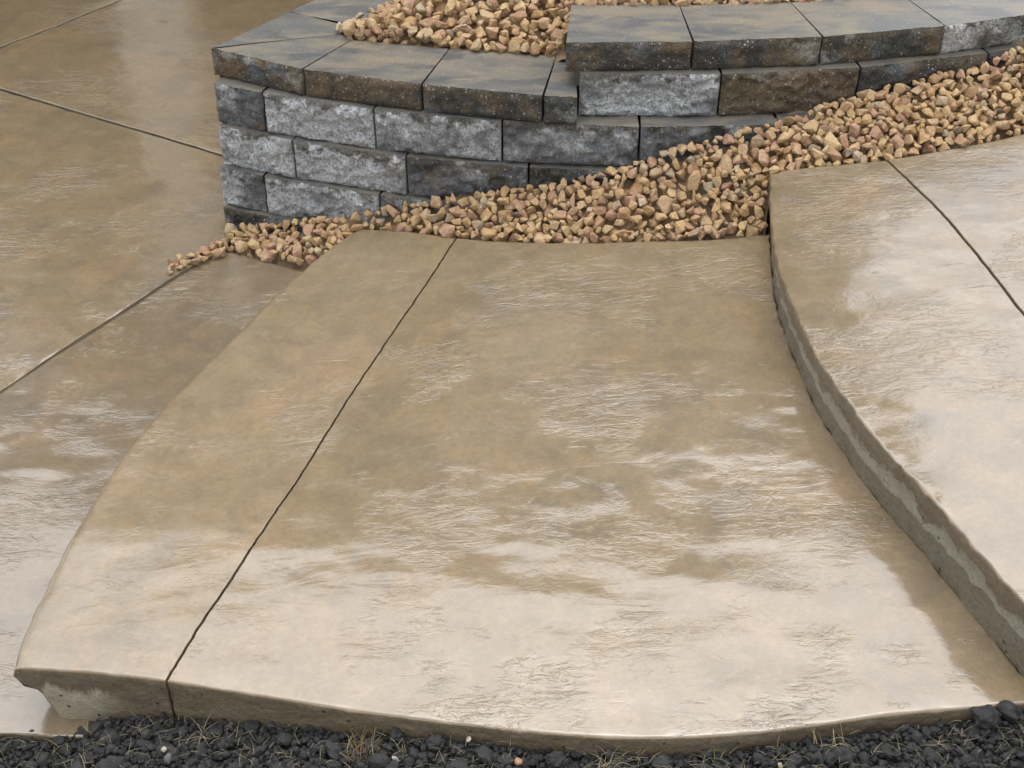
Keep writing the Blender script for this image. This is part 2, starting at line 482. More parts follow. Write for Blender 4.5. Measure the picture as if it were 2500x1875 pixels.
def jag(pts, amp, n=60, s=0.0):
    P = spline_eval(pts, np.linspace(0, 1, n))
    T = np.gradient(P, axis=0); T /= np.hypot(*T.T)[:, None]
    w = np.array([fbm(i * 0.55 + s, s, 1.7, 4) for i in range(n)]) * amp
    w[0] = w[-1] = 0
    return (P + w[:, None] * np.stack([T[:, 1], -T[:, 0]], 1)).tolist()

# ground to the horizon
def sheet(name, poly, z, mat, n=None):
    me = mesh_from(name, [(x, y, z) for x, y in poly], [tuple(range(len(poly)))], [mat])
    return link(name, me)
ground = sheet('ground', [(-400, -400), (400, -400), (400, 400), (-400, 400)], -0.30, M_LAWN)
tag(ground, kind='structure')

# ---- patio
patio = empty('patio', (-1.5, 4, 0), kind='structure')
g = 0.004
slab('patio_panel', [(-3.8, .18), (-1.0, 4.342)], [(-5.2, 7.146), (-.93, 4.796)], [(-3.8, .18), (-5.2, 7.14)], [(-1.0, 4.342), (-.93, 4.792)],
     z_patio, [M_PATIO, M_RFRONT], patio, 0.1, 0.035, (.003, .005, .005, .005), seed=2.0)
slab('patio_panel', [(-2.517, 5.680), (-.91, 4.794)], [(-.405, 8.3), (.3, 8.3)], [(-2.517, 5.683), (-.405, 8.3)], [(-.91, 4.80), (.3, 8.3)],
     z_patio, [M_PATIO, M_RFRONT], patio, 0.1, 0.04, (.004, .005, .003, .005), seed=2.0)
slab('patio_panel', [(-5.2, 7.158), (-2.527, 5.69)], [(-5.2, 8.3), (-.415, 8.3)], [(-5.2, 7.158), (-5.2, 8.3)], [(-2.527, 5.69), (-.415, 8.3)],
     z_patio, [M_PATIO, M_RFRONT], patio, 0.1, 0.05, (.004, .005, .005, .003), seed=2.0)
# weathered mortar paste smeared along the left part of the long patio joint
# ---- lower step
low_l = [(-2.52, 2.12), (-1.628, 3.463), (-1.427, 3.764), (-1.196, 4.1)]
lower = empty('concrete_step', (-1.4, 3, 0), 'lowest stamped concrete step, level with the brown patio and partly under the middle step', 'step', 'stamped concrete steps')
slab('slab_panel', [(-2.52, 2.12), (-1.9, 2.118), (-1.24, 2.114), (-1.109, 2.105), (-.95, 2.10)],
     [(-1.18, 4.094), (-1.11, 4.165), (-1.02, 4.231), (-.874, 4.151), (-.733, 4.078), (-.5, 3.99)],
     offset(low_l[:-1] , 0.015) + [(-1.18, 4.094)], [(-.95, 2.10), (-.85, 3.0), (-.5, 3.99)], z_low, [M_LOW, M_RFRONT], lower, 0.2, 0.02, (.006, .012, .006, .01), seed=4.0)

# ---- middle step
middle = empty('concrete_step', (0, 3, .1), 'broad middle stamped concrete step with one long straight saw cut', 'step', 'stamped concrete steps')
m_joint = [(-.808, 2.113), (-.764, 2.268), (-.711, 2.433), (-.655, 2.613), (-.585, 2.833), (-.491, 3.148), (-.392, 3.439), (-.291, 3.714), (-.187, 4.002)]
m_left = [(-1.187, 2.17), (-1.193, 2.301), (-1.182, 2.456), (-1.155, 2.688), (-1.098, 3.002), (-1.015, 3.255), (-.899, 3.533), (-.80, 3.763), (-.705, 3.956), (-.637, 4.057), (-.572, 4.135), (-.525, 4.16)]
def overhang(d, y):
    k_ = 1.0 if y < 2.6 else max(0.25, 1 - (y - 2.6) / 1.2)
    return k_ * float(np.interp(d, [0, .012, .026, .04, .05, .062, .078, .1, .15, .2, .3], [0, -.002, .001, .006, .013, .043, .050, .058, .074, .086, .1]) + .006 * fbm(d * 45, y * 6, 2.0, 3))
slab('slab_panel', [(-1.187, 2.17), (-1.014, 2.147), (-.812, 2.11)], [(-.525, 4.16), (-.383, 4.102), (-.191, 4.003)],
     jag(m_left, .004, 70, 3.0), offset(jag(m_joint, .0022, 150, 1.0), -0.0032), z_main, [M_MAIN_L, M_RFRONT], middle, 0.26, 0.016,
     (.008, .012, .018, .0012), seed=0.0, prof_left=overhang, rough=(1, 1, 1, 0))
U_EDGE = [(1.16, 1.97), (1.116, 2.081), (1.049, 2.266), (.988, 2.445), (.944, 2.556), (.903, 2.673), (.862, 2.827), (.835, 2.924), (.808, 3.094), (.788, 3.345), (.785, 3.452), (.793, 3.592), (.805, 3.72), (.838, 3.965)]
r_base = [(1.20, 1.97), (1.162, 2.084), (1.127, 2.161), (1.053, 2.321), (.98, 2.512), (.918, 2.736), (.881, 2.86), (.844, 3.002), (.828, 3.152), (.813, 3.319), (.803, 3.555), (.808, 3.665), (.813, 3.782), (.818, 3.854)]
slab('slab_panel', [(-.804, 2.108), (-.613, 2.064), (-.361, 2.006), (-.137, 1.962), (.135, 1.917), (.314, 1.901), (.492, 1.902), (.673, 1.92), (.855, 1.943), (1.11, 1.962), (1.20, 1.97)],
     [(-.184, 4.001), (0, 3.936), (.203, 3.899), (.47, 3.87), (.681, 3.849), (.838, 3.852)],
     offset(jag(m_joint, .0022, 150, 1.0), 0.0035), jag([(1.18, 1.97)] + [(x_ + .0195, y_) for x_, y_ in U_EDGE[1:-1]] + [(.838, 3.852)], .004, 130, 8.0), z_main, [M_MAIN, M_RFRONT], middle, 0.26, 0.016,
     (.008, .012, .0012, .006), seed=0.0, rough=(1, 1, 0, 1))

# ---- upper step
upper = empty('concrete_step', (1.3, 3, .3), 'highest concrete step in view, its curved riser banded brown and grey', 'step', 'stamped concrete steps')
u_left = [(1.16, 1.97), (1.116, 2.081), (1.049, 2.266), (.988, 2.445), (.944, 2.556), (.903, 2.673), (.862, 2.827), (.835, 2.924), (.808, 3.094), (.788, 3.345), (.785, 3.452), (.793, 3.592), (.812, 3.774), (.838, 3.965)]
u_joint = [(1.62, 1.93), (1.56, 2.3), (1.49, 2.7), (1.413, 3.13), (1.379, 3.336), (1.335, 3.583), (1.285, 3.793), (1.223, 4.016)]
def upprof(d, y):
    return float(np.interp(d, [0, .012, .026, .04, .05, .062, .078, .1, .15, .2, .3], [0, .000, .003, .007, .012, .016, .020, .021, .020, .016, .014]))
slab('slab_panel', [(1.16, 1.97), (1.40, 1.95), (1.616, 1.93)], [(.838, 3.965), (.875, 3.984), (.948, 3.994), (1.219, 4.015)], jag(u_left, .005, 120, 5.0),
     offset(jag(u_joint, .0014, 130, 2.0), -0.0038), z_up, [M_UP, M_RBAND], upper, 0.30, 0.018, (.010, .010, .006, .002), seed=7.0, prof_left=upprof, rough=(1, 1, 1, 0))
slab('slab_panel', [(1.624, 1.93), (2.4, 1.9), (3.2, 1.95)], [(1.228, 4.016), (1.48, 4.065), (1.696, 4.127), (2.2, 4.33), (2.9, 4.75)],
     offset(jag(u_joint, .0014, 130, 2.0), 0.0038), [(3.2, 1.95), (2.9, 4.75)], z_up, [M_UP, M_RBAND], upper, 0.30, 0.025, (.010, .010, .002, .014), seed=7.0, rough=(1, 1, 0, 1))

# ------------------------------------------------------------------ retaining wall
def g_arc(x): return 4.20 + .135 * (x - .5) ** 2

wall = empty('retaining_wall', (0.2, 4.4, 0), 'curved retaining wall of split-face grey and brown concrete blocks with smooth caps', 'wall')
def block(name, p0, p1, z0, z1, depth=.29, tint=(0.4, 0.4, 0.4), b0=None, b1=None, seed=0.0, mirror_top=False, amp=0.015, gap=0.0025, z_drop=0.0):
    """p0 -> p1 is the front edge seen from outside (left to right); b0/b1 the back corners"""
    p0, p1 = np.array(p0, float), np.array(p1, float)
    t = (p1 - p0); L = math.hypot(*t); t /= L
    n = np.array([t[1], -t[0]])                   # outwards
    if b0 is None: b0 = p0 - n * depth + t * 0.03
    if b1 is None: b1 = p1 - n * depth - t * 0.03
    b0, b1 = np.array(b0, float), np.array(b1, float)
    p0 = p0 + t * gap; p1 = p1 - t * gap; L -= 2 * gap
    nu, nv = max(6, int(L / .0065)), max(6, int((z1 - z0) / .0065))
    verts, faces, fm = [], [], []
    for j in range(nv + 1):
        for i in range(nu + 1):
            u, v = i / nu, j / nv
            q = p0 + t * (u * L)
            z = z0 + (z1 - z0) * v
            eu = min(u, 1 - u) * L; ev = min(v, 1 - v) * (z1 - z0)
            edge = min(1.0, min(eu, ev) / .018)
            d = amp * (1.1 * fbm(q[0] * 9 + seed, q[1] * 9, z * 9 + seed, 3) + 0.85 * fbm(q[0] * 38 + seed, q[1] * 38, z * 38, 3))
            d = d * (0.35 + 0.65 * edge) + 0.010 * math.sqrt(edge) - 0.008
            if v == 1 or v == 0: d = -0.007 + 0.006 * fbm(q[0] * 45 + seed, q[1] * 45, v * 5, 3)
            x, y = q + n * d
            sh = 0.0
            if eu < .012: sh = (1 - eu / .012) * 0.0015 * (1 if u < .5 else -1)
            dz = 0.0
            
            verts.append((x + t[0] * sh, y + t[1] * sh, z + dz))
    for j in range(nv):
        for i in range(nu):
            a_ = j * (nu + 1) + i
            faces.append((a_, a_ + 1, a_ + nu + 2, a_ + nu + 1)); fm.append(0)
    kt = len(verts)
    verts += [verts[nv * (nu + 1) + i] for i in range(nu + 1)]
    k0 = len(verts)
    verts += [(b0[0], b0[1], z0), (b1[0], b1[1], z0), (b1[0], b1[1], z1), (b0[0], b0[1], z1), (b1[0], b1[1], z1), (b0[0], b0[1], z1)]
    top = [kt + i for i in range(nu + 1)]
    bot = [i for i in range(nu + 1)]
    faces.append(tuple(top + [k0 + 4, k0 + 5])); fm.append(1)
    faces.append(tuple([k0, k0 + 1] + bot[::-1])); fm.append(0)
    lf = [j * (nu + 1) for j in range(nv + 1)]
    rt = [j * (nu + 1) + nu for j in range(nv + 1)]
    faces.append(tuple(lf[::-1] + [k0, k0 + 3][::1])) ; fm.append(0)
    faces.append(tuple(rt + [k0 + 2, k0 + 1])); fm.append(0)
    faces.append((k0 + 1, k0, k0 + 3, k0 + 2)); fm.append(0)
    me = mesh_from(name, verts, faces, [M_FACE, M_TOP], fm, smooth=True)
    lift = [j / nv for j in range(nv + 1) for i in range(nu + 1)]
    lift += [1.0] * (len(verts) - len(lift))
    me.attributes.new('lift', 'FLOAT', 'POINT').data.foreach_set('value', lift)
    sm = [True] * len(me.polygons)
    for i in range(-5, 0): sm[i] = False
    me.polygons.foreach_set('use_smooth', sm)
    me.set_sharp_from_angle(angle=math.radians(50))
    o = link(name, me, wall)
    o.color = (*tint, 1)
    return o

def course(xs, off, z0, z1, tints, seed):
    for k_, (xa, xb) in enumerate(zip(xs[:-1], xs[1:])):
        block('wall_block', (xa, g_arc(xa) + off), (xb, g_arc(xb) + off), z0, z1, tint=tints[k_ % len(tints)], seed=seed + k_ * 3.7)
CO = (-1.05, )
pale, mixd, brn, chr_, gry = (.95, .25, .1), (.55, .5, .4), (.2, .95, .5), (.1, .45, .9), (.6, .25, .4)
E_ = .0015
# base course, third, second, first (z from the bottom up)
course([-1.06, -.62, -.18, .26, .70, 1.14, 1.58, 2.02, 2.46], -.155, -.06, .092 - E_, [chr_, chr_, mixd], 1)
course([-1.062, -.888, -.465, -.03, .40, .84, 1.28, 1.72, 2.16, 2.6], -.125, .092, .244 - E_, [(.75, .2, .2), (.8, .3, .25), mixd, chr_], 20)
course([-1.047, -.768, -.365, .055, .50, .95, 1.40, 1.85, 2.30, 2.7], -.098, .244, .396 - E_, [(.85, .15, .2), (.85, .3, .15), (.45, .45, .5), (.2, .5, .7), chr_], 40)
course([-1.048, -.865, -.471, -.034, .424, .889, 1.34, 1.80, 2.25, 2.7], -.072, .396, .548 - E_, [(.45, .3, .35), (1.0, .15, .1), (.6, .2, .35), (.5, .35, .4), (.35, .25, .6), chr_], 60)
# second tier course
course([.2195, .689, 1.157, 1.610, 2.06, 2.5, 2.9], 0.0, .548, .700 - E_, [(.75, .15, .45), (.3, .95, .3), (.1, .8, .7), chr_, brn], 80)
# low caps (mitred corner cap first)
def cap(p0, p1, z0, z1, b0, b1, tint, seed):
    return block('cap_block', p0, p1, z0, z1, tint=tint, b0=b0, b1=b1, seed=seed, amp=.008, gap=.0018)
zc0, zc1 = .548, .648
cap((-1.054, 4.518), (-.713, 4.352), zc0, zc1, (-.612, 4.637), (-.566, 4.588), (.35, .8, .5), 101)
cap((-.711, 4.351), (-.303, 4.238), zc0, zc1, (-.563, 4.585), (-.220, 4.515), (.15, .95, .55), 103)
cap((-.301, 4.238), (.100, 4.156), zc0, zc1, (-.216, 4.515), (.150, 4.454), (.2, .7, .7), 107)
cap((.102, 4.155), (.216, 4.143), zc0, zc1, (.154, 4.453), (.2150, 4.445), (.3, .4, .8), 109)
# side run going back from the corner (the outside faces away from the steps)
sv = np.array([.311, .414]); sv /= np.hypot(*sv)
sn = np.array([sv[1], -sv[0]])
c0 = np.array([-1.054, 4.518])
def side_pt(s_): return c0 + sv * s_
cap(side_pt(.391), c0, zc0, zc1, (-.560, 4.712), (-.612, 4.638), (.3, .75, .5), 111)
for k_ in range(4):
    s0, s1 = .393 + .42 * k_, .393 + .42 * (k_ + 1) - .002
    cap(side_pt(s1), side_pt(s0), zc0, zc1, side_pt(s1 + .035) + sn * .278, side_pt(s0 + .035) + sn * .278, (.55, .3, .5), 113 + k_)
for lv, (za, zb, ins) in enumerate(((-.06, .092, -.02), (.092, .244, -.01), (.244, .396, 0), (.396, .548, .0))):
    st = [0.012, .30, .73, 1.16, 1.59, 2.02] if lv % 2 else [0.012, .42, .85, 1.28, 1.71, 2.05]
    for a_, b_ in zip(st[:-1], st[1:]):
        q0, q1 = side_pt(b_) + sn * (ins + .012), side_pt(a_) + sn * (ins + .012)
        block('wall_block', q0, q1, za, zb - E_, tint=gry, b0=q0 + sn * .2, b1=q1 + sn * .2 + (sv * .12 if a_ < .1 else 0), seed=130 + lv * 9 + a_)
# high caps
uz0, uz1 = .700, .800
fr = [(.173, 4.228), (.592, 4.236), (1.021, 4.274), (1.443, 4.358), (1.86, 4.484), (2.27, 4.64), (2.68, 4.83)]
bk = [(.203, 4.534), (.574, 4.530), (.958, 4.553), (1.352, 4.620), (1.76, 4.745), (2.16, 4.905), (2.56, 5.09)]
for k_ in range(6):
    tn = [(.35, .75, .6), (.25, .6, .75), (.35, .75, .7), (.75, .7, .6), (.8, .5, .4), (.6, .5, .5)][k_]
    cap(fr[k_], (fr[k_ + 1][0] - .002, fr[k_ + 1][1]), uz0, uz1, bk[k_], (bk[k_ + 1][0] - .003, bk[k_ + 1][1]), tn, 150 + 4 * k_)

# ------------------------------------------------------------------ crushed stone
def hull_stone(seed, n=15, flat=1.0, bev=0.07, lump=False):
    r_ = random.Random(seed)
    bm = bmesh.new()
    ax = (1.0, r_.uniform(.62, .92), r_.uniform(.5, .8) * flat)
    for _ in range(n):
        v = Vector((r_.gauss(0, 1), r_.gauss(0, 1), r_.gauss(0, 1))).normalized()
        m_ = max(abs(v.x), abs(v.y), abs(v.z))
        v = v * (0.55 + 0.45 / m_ * r_.uniform(.75, 1.0))
        v = Vector((v.x * ax[0], v.y * ax[1], v.z * ax[2])) * r_.uniform(.86, 1.0) / 1.15
        bm.verts.new(v)
    res = bmesh.ops.convex_hull(bm, input=bm.verts)
    bmesh.ops.delete(bm, geom=[v for v in bm.verts if not v.link_faces], context='VERTS')
    bmesh.ops.dissolve_limit(bm, angle_limit=math.radians(13), verts=bm.verts, edges=bm.edges)
    if bev: bmesh.ops.bevel(bm, geom=bm.edges[:] , offset=bev, segments=1, profile=.6, affect='EDGES', clamp_overlap=True)
    bmesh.ops.triangulate(bm, faces=bm.faces)
    bm.verts.ensure_lookup_table(); bm.verts.index_update()
    V = np.array([v.co[:] for v in bm.verts]); F = [tuple(v.index for v in f.verts) for f in bm.faces]
    bm.free()
    return V, F

def lump_clod(seed):
    bm = bmesh.new()
    bmesh.ops.create_icosphere(bm, subdivisions=2, radius=1.0)
    r_ = random.Random(seed)
    o_ = r_.uniform(0, 50)
    sx, sy, sz = 1.0, r_.uniform(.7, .95), r_.uniform(.6, .85)
    for v in bm.verts:
        c_ = v.co.normalized()
        d = 1 + .42 * fbm(c_.x * 1.3 + o_, c_.y * 1.3, c_.z * 1.3, 3)
        v.co = Vector((c_.x * sx, c_.y * sy, c_.z * sz)) * d * .92
    V = np.array([v.co[:] for v in bm.verts]); F = [tuple(v.index for v in f.verts) for f in bm.faces]
    bm.free()
    return V, F

def rot_rand(r_, flat=0.0):
    u = r_.normal(size=4)
    if flat: u[1:3] *= flat
    u /= np.linalg.norm(u); w, x, y, z = u
    return np.array([[1 - 2 * (y * y + z * z), 2 * (x * y - z * w), 2 * (x * z + y * w)],
                     [2 * (x * y + z * w), 1 - 2 * (x * x + z * z), 2 * (y * z - x * w)],
                     [2 * (x * z - y * w), 2 * (y * z + x * w), 1 - 2 * (x * x + y * y)]])

class Pile:
    """drops stones one by one on a height grid, always where the pile is lowest"""
    def __init__(s, x0, x1, y0, y1, res, target, inside):
        s.x0, s.y0, s.res = x0, y0, res
        s.nx, s.ny = int((x1 - x0) / res), int((y1 - y0) / res)
        s.X = x0 + (np.arange(s.nx) + .5) * res; s.Y = y0 + (np.arange(s.ny) + .5) * res
        s.T = np.array([[target(x, y) for x in s.X] for y in s.Y])
        s.IN = np.array([[inside(x, y) for x in s.X] for y in s.Y])
        s.H = s.T - 0.065
        s.block = np.array([[0.0 if s.IN[j, i] else 1.0 for i in range(s.nx)] for j in range(s.ny)])
        s.H[s.block > 0] = s.T[s.block > 0] + 0.005
        s.items = []
    def fill(s, n, protos, sizes, over=0.022, bury=.45, flat=0.0):
        jj, ii = np.nonzero(s.IN)
        for _ in range(n):
            size = sizes()
            R_ = rot_rand(rng, flat)
            k_ = int(rng.integers(len(protos)))
            V = protos[k_][0] @ R_.T * size
            rad = np.hypot(V[:, 0], V[:, 1]).max() * .82; cz = abs(V[:, 2]).max()
            pick = rng.integers(len(jj), size=14)
            pick = pick[np.argmax(s.T[jj[pick], ii[pick]] - s.H[jj[pick], ii[pick]] + rng.uniform(0, .008, 14))]
            j, i = jj[pick], ii[pick]
            w = max(1, int(rad / s.res))
            ja, jb, ia, ib = max(0, j - w), min(s.ny, j + w + 1), max(0, i - w), min(s.nx, i + w + 1)
            yy, xx = np.mgrid[ja:jb, ia:ib]
            rr = ((yy - j) ** 2 + (xx - i) ** 2) * s.res ** 2 / rad ** 2
            c_ = np.sqrt(np.clip(1 - rr, 0, 1)) * cz
            m_ = rr < 1
            sub = s.H[ja:jb, ia:ib]
            contact = (sub + c_ * .8)[m_]
            if (sub[rr < .25] > 5).any(): continue
            contact = contact[contact < 5]
            z = np.quantile(contact, .84) - bury * cz * .3
            if z - s.T[j, i] > over: continue
            nh = z + c_ * .86
            s.H[ja:jb, ia:ib] = np.where(m_ & (sub < 5), np.maximum(sub, nh), sub)
            s.items.append((s.X[i], s.Y[j], z, k_, size, R_, cz, j, i))
    def visible(s):
        return [q for q in s.items if q[2] + q[6] * .86 >= s.H[q[7], q[8]] - .004]

def place_pile(pile, protos, parent, name, loose_name, mat_obj, mat_att, keep=300, cam_xy=(0, 0), special=()):
    mes = []
    for k_, (V, F) in enumerate(protos):
        me = mesh_from(name, V, F, [mat_obj], smooth=False); mes.append(me)
    vis = pile.visible()
    def in_view(q):
        dx, dy, dz = q[0], q[1], q[2] - 2.75
        p_ = math.radians(38.5)
        dep = dy * math.cos(p_) - dz * math.sin(p_)
        up = dy * math.sin(p_) + dz * math.cos(p_)
        return abs(dx / dep) < .372 and abs(up / dep) < .28
    vis = [q for q in vis if in_view(q)]
    vis.sort(key=lambda q: math.dist((q[0], q[1], q[2]), (0, 0, 2.75)) / (q[4] + .02))
    chosen = set(id(q) for q in vis[:keep])
    for q in vis[:keep]:
        o = bpy.data.objects.new(name, mes[q[3]])
        M = Matrix([[*(q[5][0] * q[4]), q[0]], [*(q[5][1] * q[4]), q[1]], [*(q[5][2] * q[4]), q[2]], [0, 0, 0, 1]])
        o.parent = parent
        o.matrix_parent_inverse = Matrix.Translation(-Vector(parent.location))
        o.matrix_basis = M
        col.objects.link(o)
    VS, FS, TT = [], [], []
    nv = 0
    for q in pile.items:
        if id(q) in chosen: continue
        V, F = protos[q[3]]
        W = V @ q[5].T * q[4] + np.array([q[0], q[1], q[2]])
        VS.append(W); FS.append(np.array(F) + nv); nv += len(V)
        TT.append(np.full(len(V), rng.random()))
    if VS:
        me = mesh_from(loose_name, np.vstack(VS), np.vstack(FS).tolist(), [mat_att], smooth=False)
        me.attributes.new('tint', 'FLOAT', 'POINT').data.foreach_set('value', np.concatenate(TT))
        o = link(loose_name, me, parent)
        o['kind'] = 'stuff'
    print(name, 'items', len(pile.items), 'in view', len(vis))

stones = [hull_stone(s_, n=random.Random(s_).randint(10, 17)) for s_ in range(36)]

# lower bed, between wall foot and steps
wall_line = [(-1.25, 4.30, -.02), (-1.067, 4.371, -.02), (-.812, 4.287, .08), (-.578, 4.21, .145), (-.386, 4.194, .205), (-.14, 4.137, .28), (.208, 4.105, .355), (.427, 4.124, .415),
             (.615, 4.138, .485), (.884, 4.154, .545), (1.03, 4.23, .57), (1.308, 4.287, .62), (1.594, 4.358, .66), (1.736, 4.405, .705), (2.3, 4.65, .80), (2.9, 4.98, .86)]
slab_line = [(-1.25, 4.03, -.01), (-1.196, 4.10, -.005), (-1.02, 4.232, .0), (-.874, 4.152, .012), (-.733, 4.08, .03), (-.64, 4.06, .07), (-.525, 4.165, .115), (-.383, 4.105, .145), (-.187, 4.005, .185), (0, 3.94, .21), (.203, 3.90, .225),
             (.47, 3.873, .25), (.681, 3.852, .275), (.785, 3.855, .29), (.826, 3.858, .30), (.842, 3.985, .43), (.948, 3.996, .455), (1.223, 4.018, .475), (1.48, 4.067, .495), (1.696, 4.13, .51), (2.2, 4.333, .545), (2.9, 4.75, .60)]
WL, SL = np.array(wall_line), np.array(slab_line)
def bed_span(x):
    return (np.interp(x, SL[:, 0], SL[:, 1]), np.interp(x, SL[:, 0], SL[:, 2]), np.interp(x, WL[:, 0], WL[:, 1]), np.interp(x, WL[:, 0], WL[:, 2]))
def bed_z(x, y):
    ys, zs, yw, zw = bed_span(x)
    t = (y - ys) / max(.02, yw - ys)
    return zs + (zw - zs) * min(1.25, max(-.25, t)) + .0
def bed_in(x, y):
    ys, zs, yw, zw = bed_span(x)
    if x < -1.03: 
        ym = 4.10 + (x + 1.196) * .80
        return x > -1.215 and abs(y - ym - .018) < .03 + .25 * max(0, x + 1.12)
    return ys + .010 < y < yw - .012
bed = empty('gravel_bed', (0.2, 4.1, .2), kind='structure')
xs_ = np.linspace(-1.22, 2.6, 380)
vv, ff = [], []
for i, x in enumerate(xs_):
    ys, zs, yw, zw = bed_span(x)
    for k_ in range(9):
        y = ys - .02 + (yw + .05 - ys + .02) * k_ / 8
        if x < -1.03: y = 4.10 + (x + 1.196) * .8 - .01 + .045 * k_ / 8
        vv.append((x, y, bed_z(x, y) - .030 + .006 * fbm(x * 20, y * 20, 0)))
for i in range(len(xs_) - 1):
    for k_ in range(8):
        a_ = i * 9 + k_
        ff.append((a_, a_ + 9, a_ + 10, a_ + 1))
link('bed_dirt', mesh_from('bed_dirt', vv, ff, [M_DIRT]), bed)
pile = Pile(-1.25, 2.2, 3.80, 4.66, .004, bed_z, bed_in)
for j in range(pile.ny):
    for i in range(pile.nx):
        if pile.Y[j] > bed_span(pile.X[i])[2] - .004: pile.H[j, i] = 9
pile.fill(15000, stones, lambda: float(np.clip(rng.lognormal(math.log(.0295), .26), .015, .048)))
pile.fill(3500, stones, lambda: float(rng.uniform(.009, .017)), over=.002)
place_pile(pile, stones, bed, 'stone', 'loose_stones', M_ST_OBJ, M_ST_ATT)

# upper bed, behind the caps
def top_z(x, y):
    t = smooth01(min((y - 4.46) / .42, (float((np.array([x, y]) - np.array([-1.054, 4.518])) @ sn) - .27) / .35))
    low_ = .652 + .135 * t
    k_ = smooth01((x - .12) / .14)
    return low_ + (.79 - low_) * k_ + .012 * fbm(x * 2, y * 2, 9, 2)
def top_in(x, y):
    if x < .20 and y < np.interp(x, [-.60, -.563, -.218, .154, .205], [4.64, 4.59, 4.518, 4.456, 4.45]): return False
    if x >= .195 and y < np.interp(x, [.2, .575, .957, 1.352, 1.76], [4.54, 4.535, 4.56, 4.626, 4.75]): return False
    # side cap inner edge
    q = np.array([x, y]) - c0
    return float(q @ sn) > .272
bed2 = empty('gravel_bed', (0.1, 4.9, .65), kind='structure')
pile2 = Pile(-.75, 1.75, 4.40, 5.5, .005, top_z, top_in)
pile2.fill(6500, stones, lambda: float(np.clip(rng.lognormal(math.log(.030), .24), .014, .046)))
place_pile(pile2, stones, bed2, 'stone', 'loose_stones', M_ST_OBJ, M_ST_ATT)
vv, ff = [], []
for j in range(40):
    for i in range(60):
        x, y = -.78 + (3.9 + .78) * i / 59, 4.36 + 2.4 * j / 39
        q = np.array([x, y]) - c0
        s_ = float(q @ sn)
        if s_ < .255: x += (.255 - s_) * sn[0]; y += (.255 - s_) * sn[1]
        zz = top_z(x, y) - .05
        if x > .15 and y < 4.5 + .1 * (x - .2): zz = .66
        zz = min(zz, .60 + max(0, s_ - .25) * .6 + max(0, y - 4.75) * .0) if x < .15 else zz
        vv.append((x, max(y, np.interp(x, [-.6, .2, 1.3, 2.6, 3.9], [4.60, 4.40, 4.48, 4.95, 5.6])), zz))
for j in range(39):
    for i in range(59):
        a_ = j * 60 + i
        ff.append((a_, a_ + 1, a_ + 61, a_ + 60))
link('bed_dirt', mesh_from('bed_dirt', vv, ff, [M_DIRT]), bed2)

# ------------------------------------------------------------------ black soil in front of the steps
soil_line = np.array([(-2.6, 2.12, -.01), (-1.24, 2.112, -.012), (-1.128, 2.14, -.03), (-1.051, 2.147, -.016), (-.98, 2.136, .03), (-.832, 2.112, .06), (-.425, 2.021, .132), (-.139, 1.961, .172),
                      (.227, 1.909, .188), (.406, 1.9, .206), (.677, 1.92, .234), (.999, 1.955, .252), (1.131, 1.963, .285), (1.2, 1.97, .30), (3.2, 1.95, .42)])
def soil_z(x, y):
    ye = np.interp(x, soil_line[:, 0], soil_line[:, 1]); z = np.interp(x, soil_line[:, 0], soil_line[:, 2])
    return z - .008 + .03 * (ye - y) + .012 * fbm(x * 5, y * 5, 2.2, 3)
soil = empty('soil_bed', (0, 1.7, .1), kind='structure')
vv, ff = [], []
nx_, ny_ = 260, 60
for j in range(ny_):
    for i in range(nx_):
        x = -2.6 + 5.8 * i / (nx_ - 1)
        ye = np.interp(x, soil_line[:, 0], soil_line[:, 1])
        t = j / (ny_ - 1); y = ye + .05 - 4.0 * t ** 2.2
        vv.append((x, y, soil_z(x, y) - .012 + .010 * fbm(x * 22, y * 22, 7, 4)))
for j in range(ny_ - 1):
    for i in range(nx_ - 1):
        a_ = j * nx_ + i
        ff.append((a_, a_ + nx_, a_ + nx_ + 1, a_ + 1))
link('soil_surface', mesh_from('soil_surface', vv, ff, [M_SOIL]), soil)
clods = [lump_clod(s_) for s_ in range(14)]
pile3 = Pile(-1.35, 1.35, 1.72, 2.16, .003, soil_z, lambda x, y: y < np.interp(x, soil_line[:, 0], soil_line[:, 1]) - .004)
pile3.H = pile3.T - .02
pile3.H[pile3.block > 0] = 5
pile3.fill(1500, clods, lambda: float(np.clip(rng.lognormal(math.log(.0120), .38), .007, .030)), over=.016, bury=.7)
pile3.fill(9000, clods, lambda: float(np.clip(rng.lognormal(math.log(.0052), .40), .0025, .011)), over=.010, bury=.7)
place_pile(pile3, clods, soil, 'clod', 'soil_crumbs', M_CLOD, M_CLOD)

# ---- single things lying on the soil
def soil_top(x, y):
    i = int((x - pile3.x0) / .003); j = int((y - pile3.y0) / .003)
    return float(pile3.H[min(max(j, 0), pile3.ny - 1), min(max(i, 0), pile3.nx - 1)])
def pebble(x, y, size, c, label, seed, rough=.6, rock=False):
    V, F = (hull_stone(seed, 16, bev=.16) if rock else lump_clod(seed))
    k = N('pebble_surface')
    p = k.pos()
    cc = k.mix(k.mr(k.noise(p, 110, 5, .7), .35, .65), c, tuple(v * .62 for v in c))
    k.done(cc, rough, k.bump(k.noise(p, 160, 4, .7), .003, .7), 0, spec=.4)
    R_ = rot_rand(rng, .3)
    W = V @ R_.T * size
    me = mesh_from('pebble', W, F, [k.m], smooth=not rock)
    o = link('pebble', me)
    zt = soil_z(x, y) + .012
    o.location = (x, y, zt)
    tag(o, label, 'pebble', 'single pebbles on the soil')
    return o
pebble(-.097, 1.948, .0115, (.55, .53, .42), 'small chalk-white pebble on the black soil below the front edge', 5, rock=True)
pebble(-.808, 2.003, .0085, (.52, .48, .36), 'tiny cream pebble just above a larger grey stone in the soil', 6)
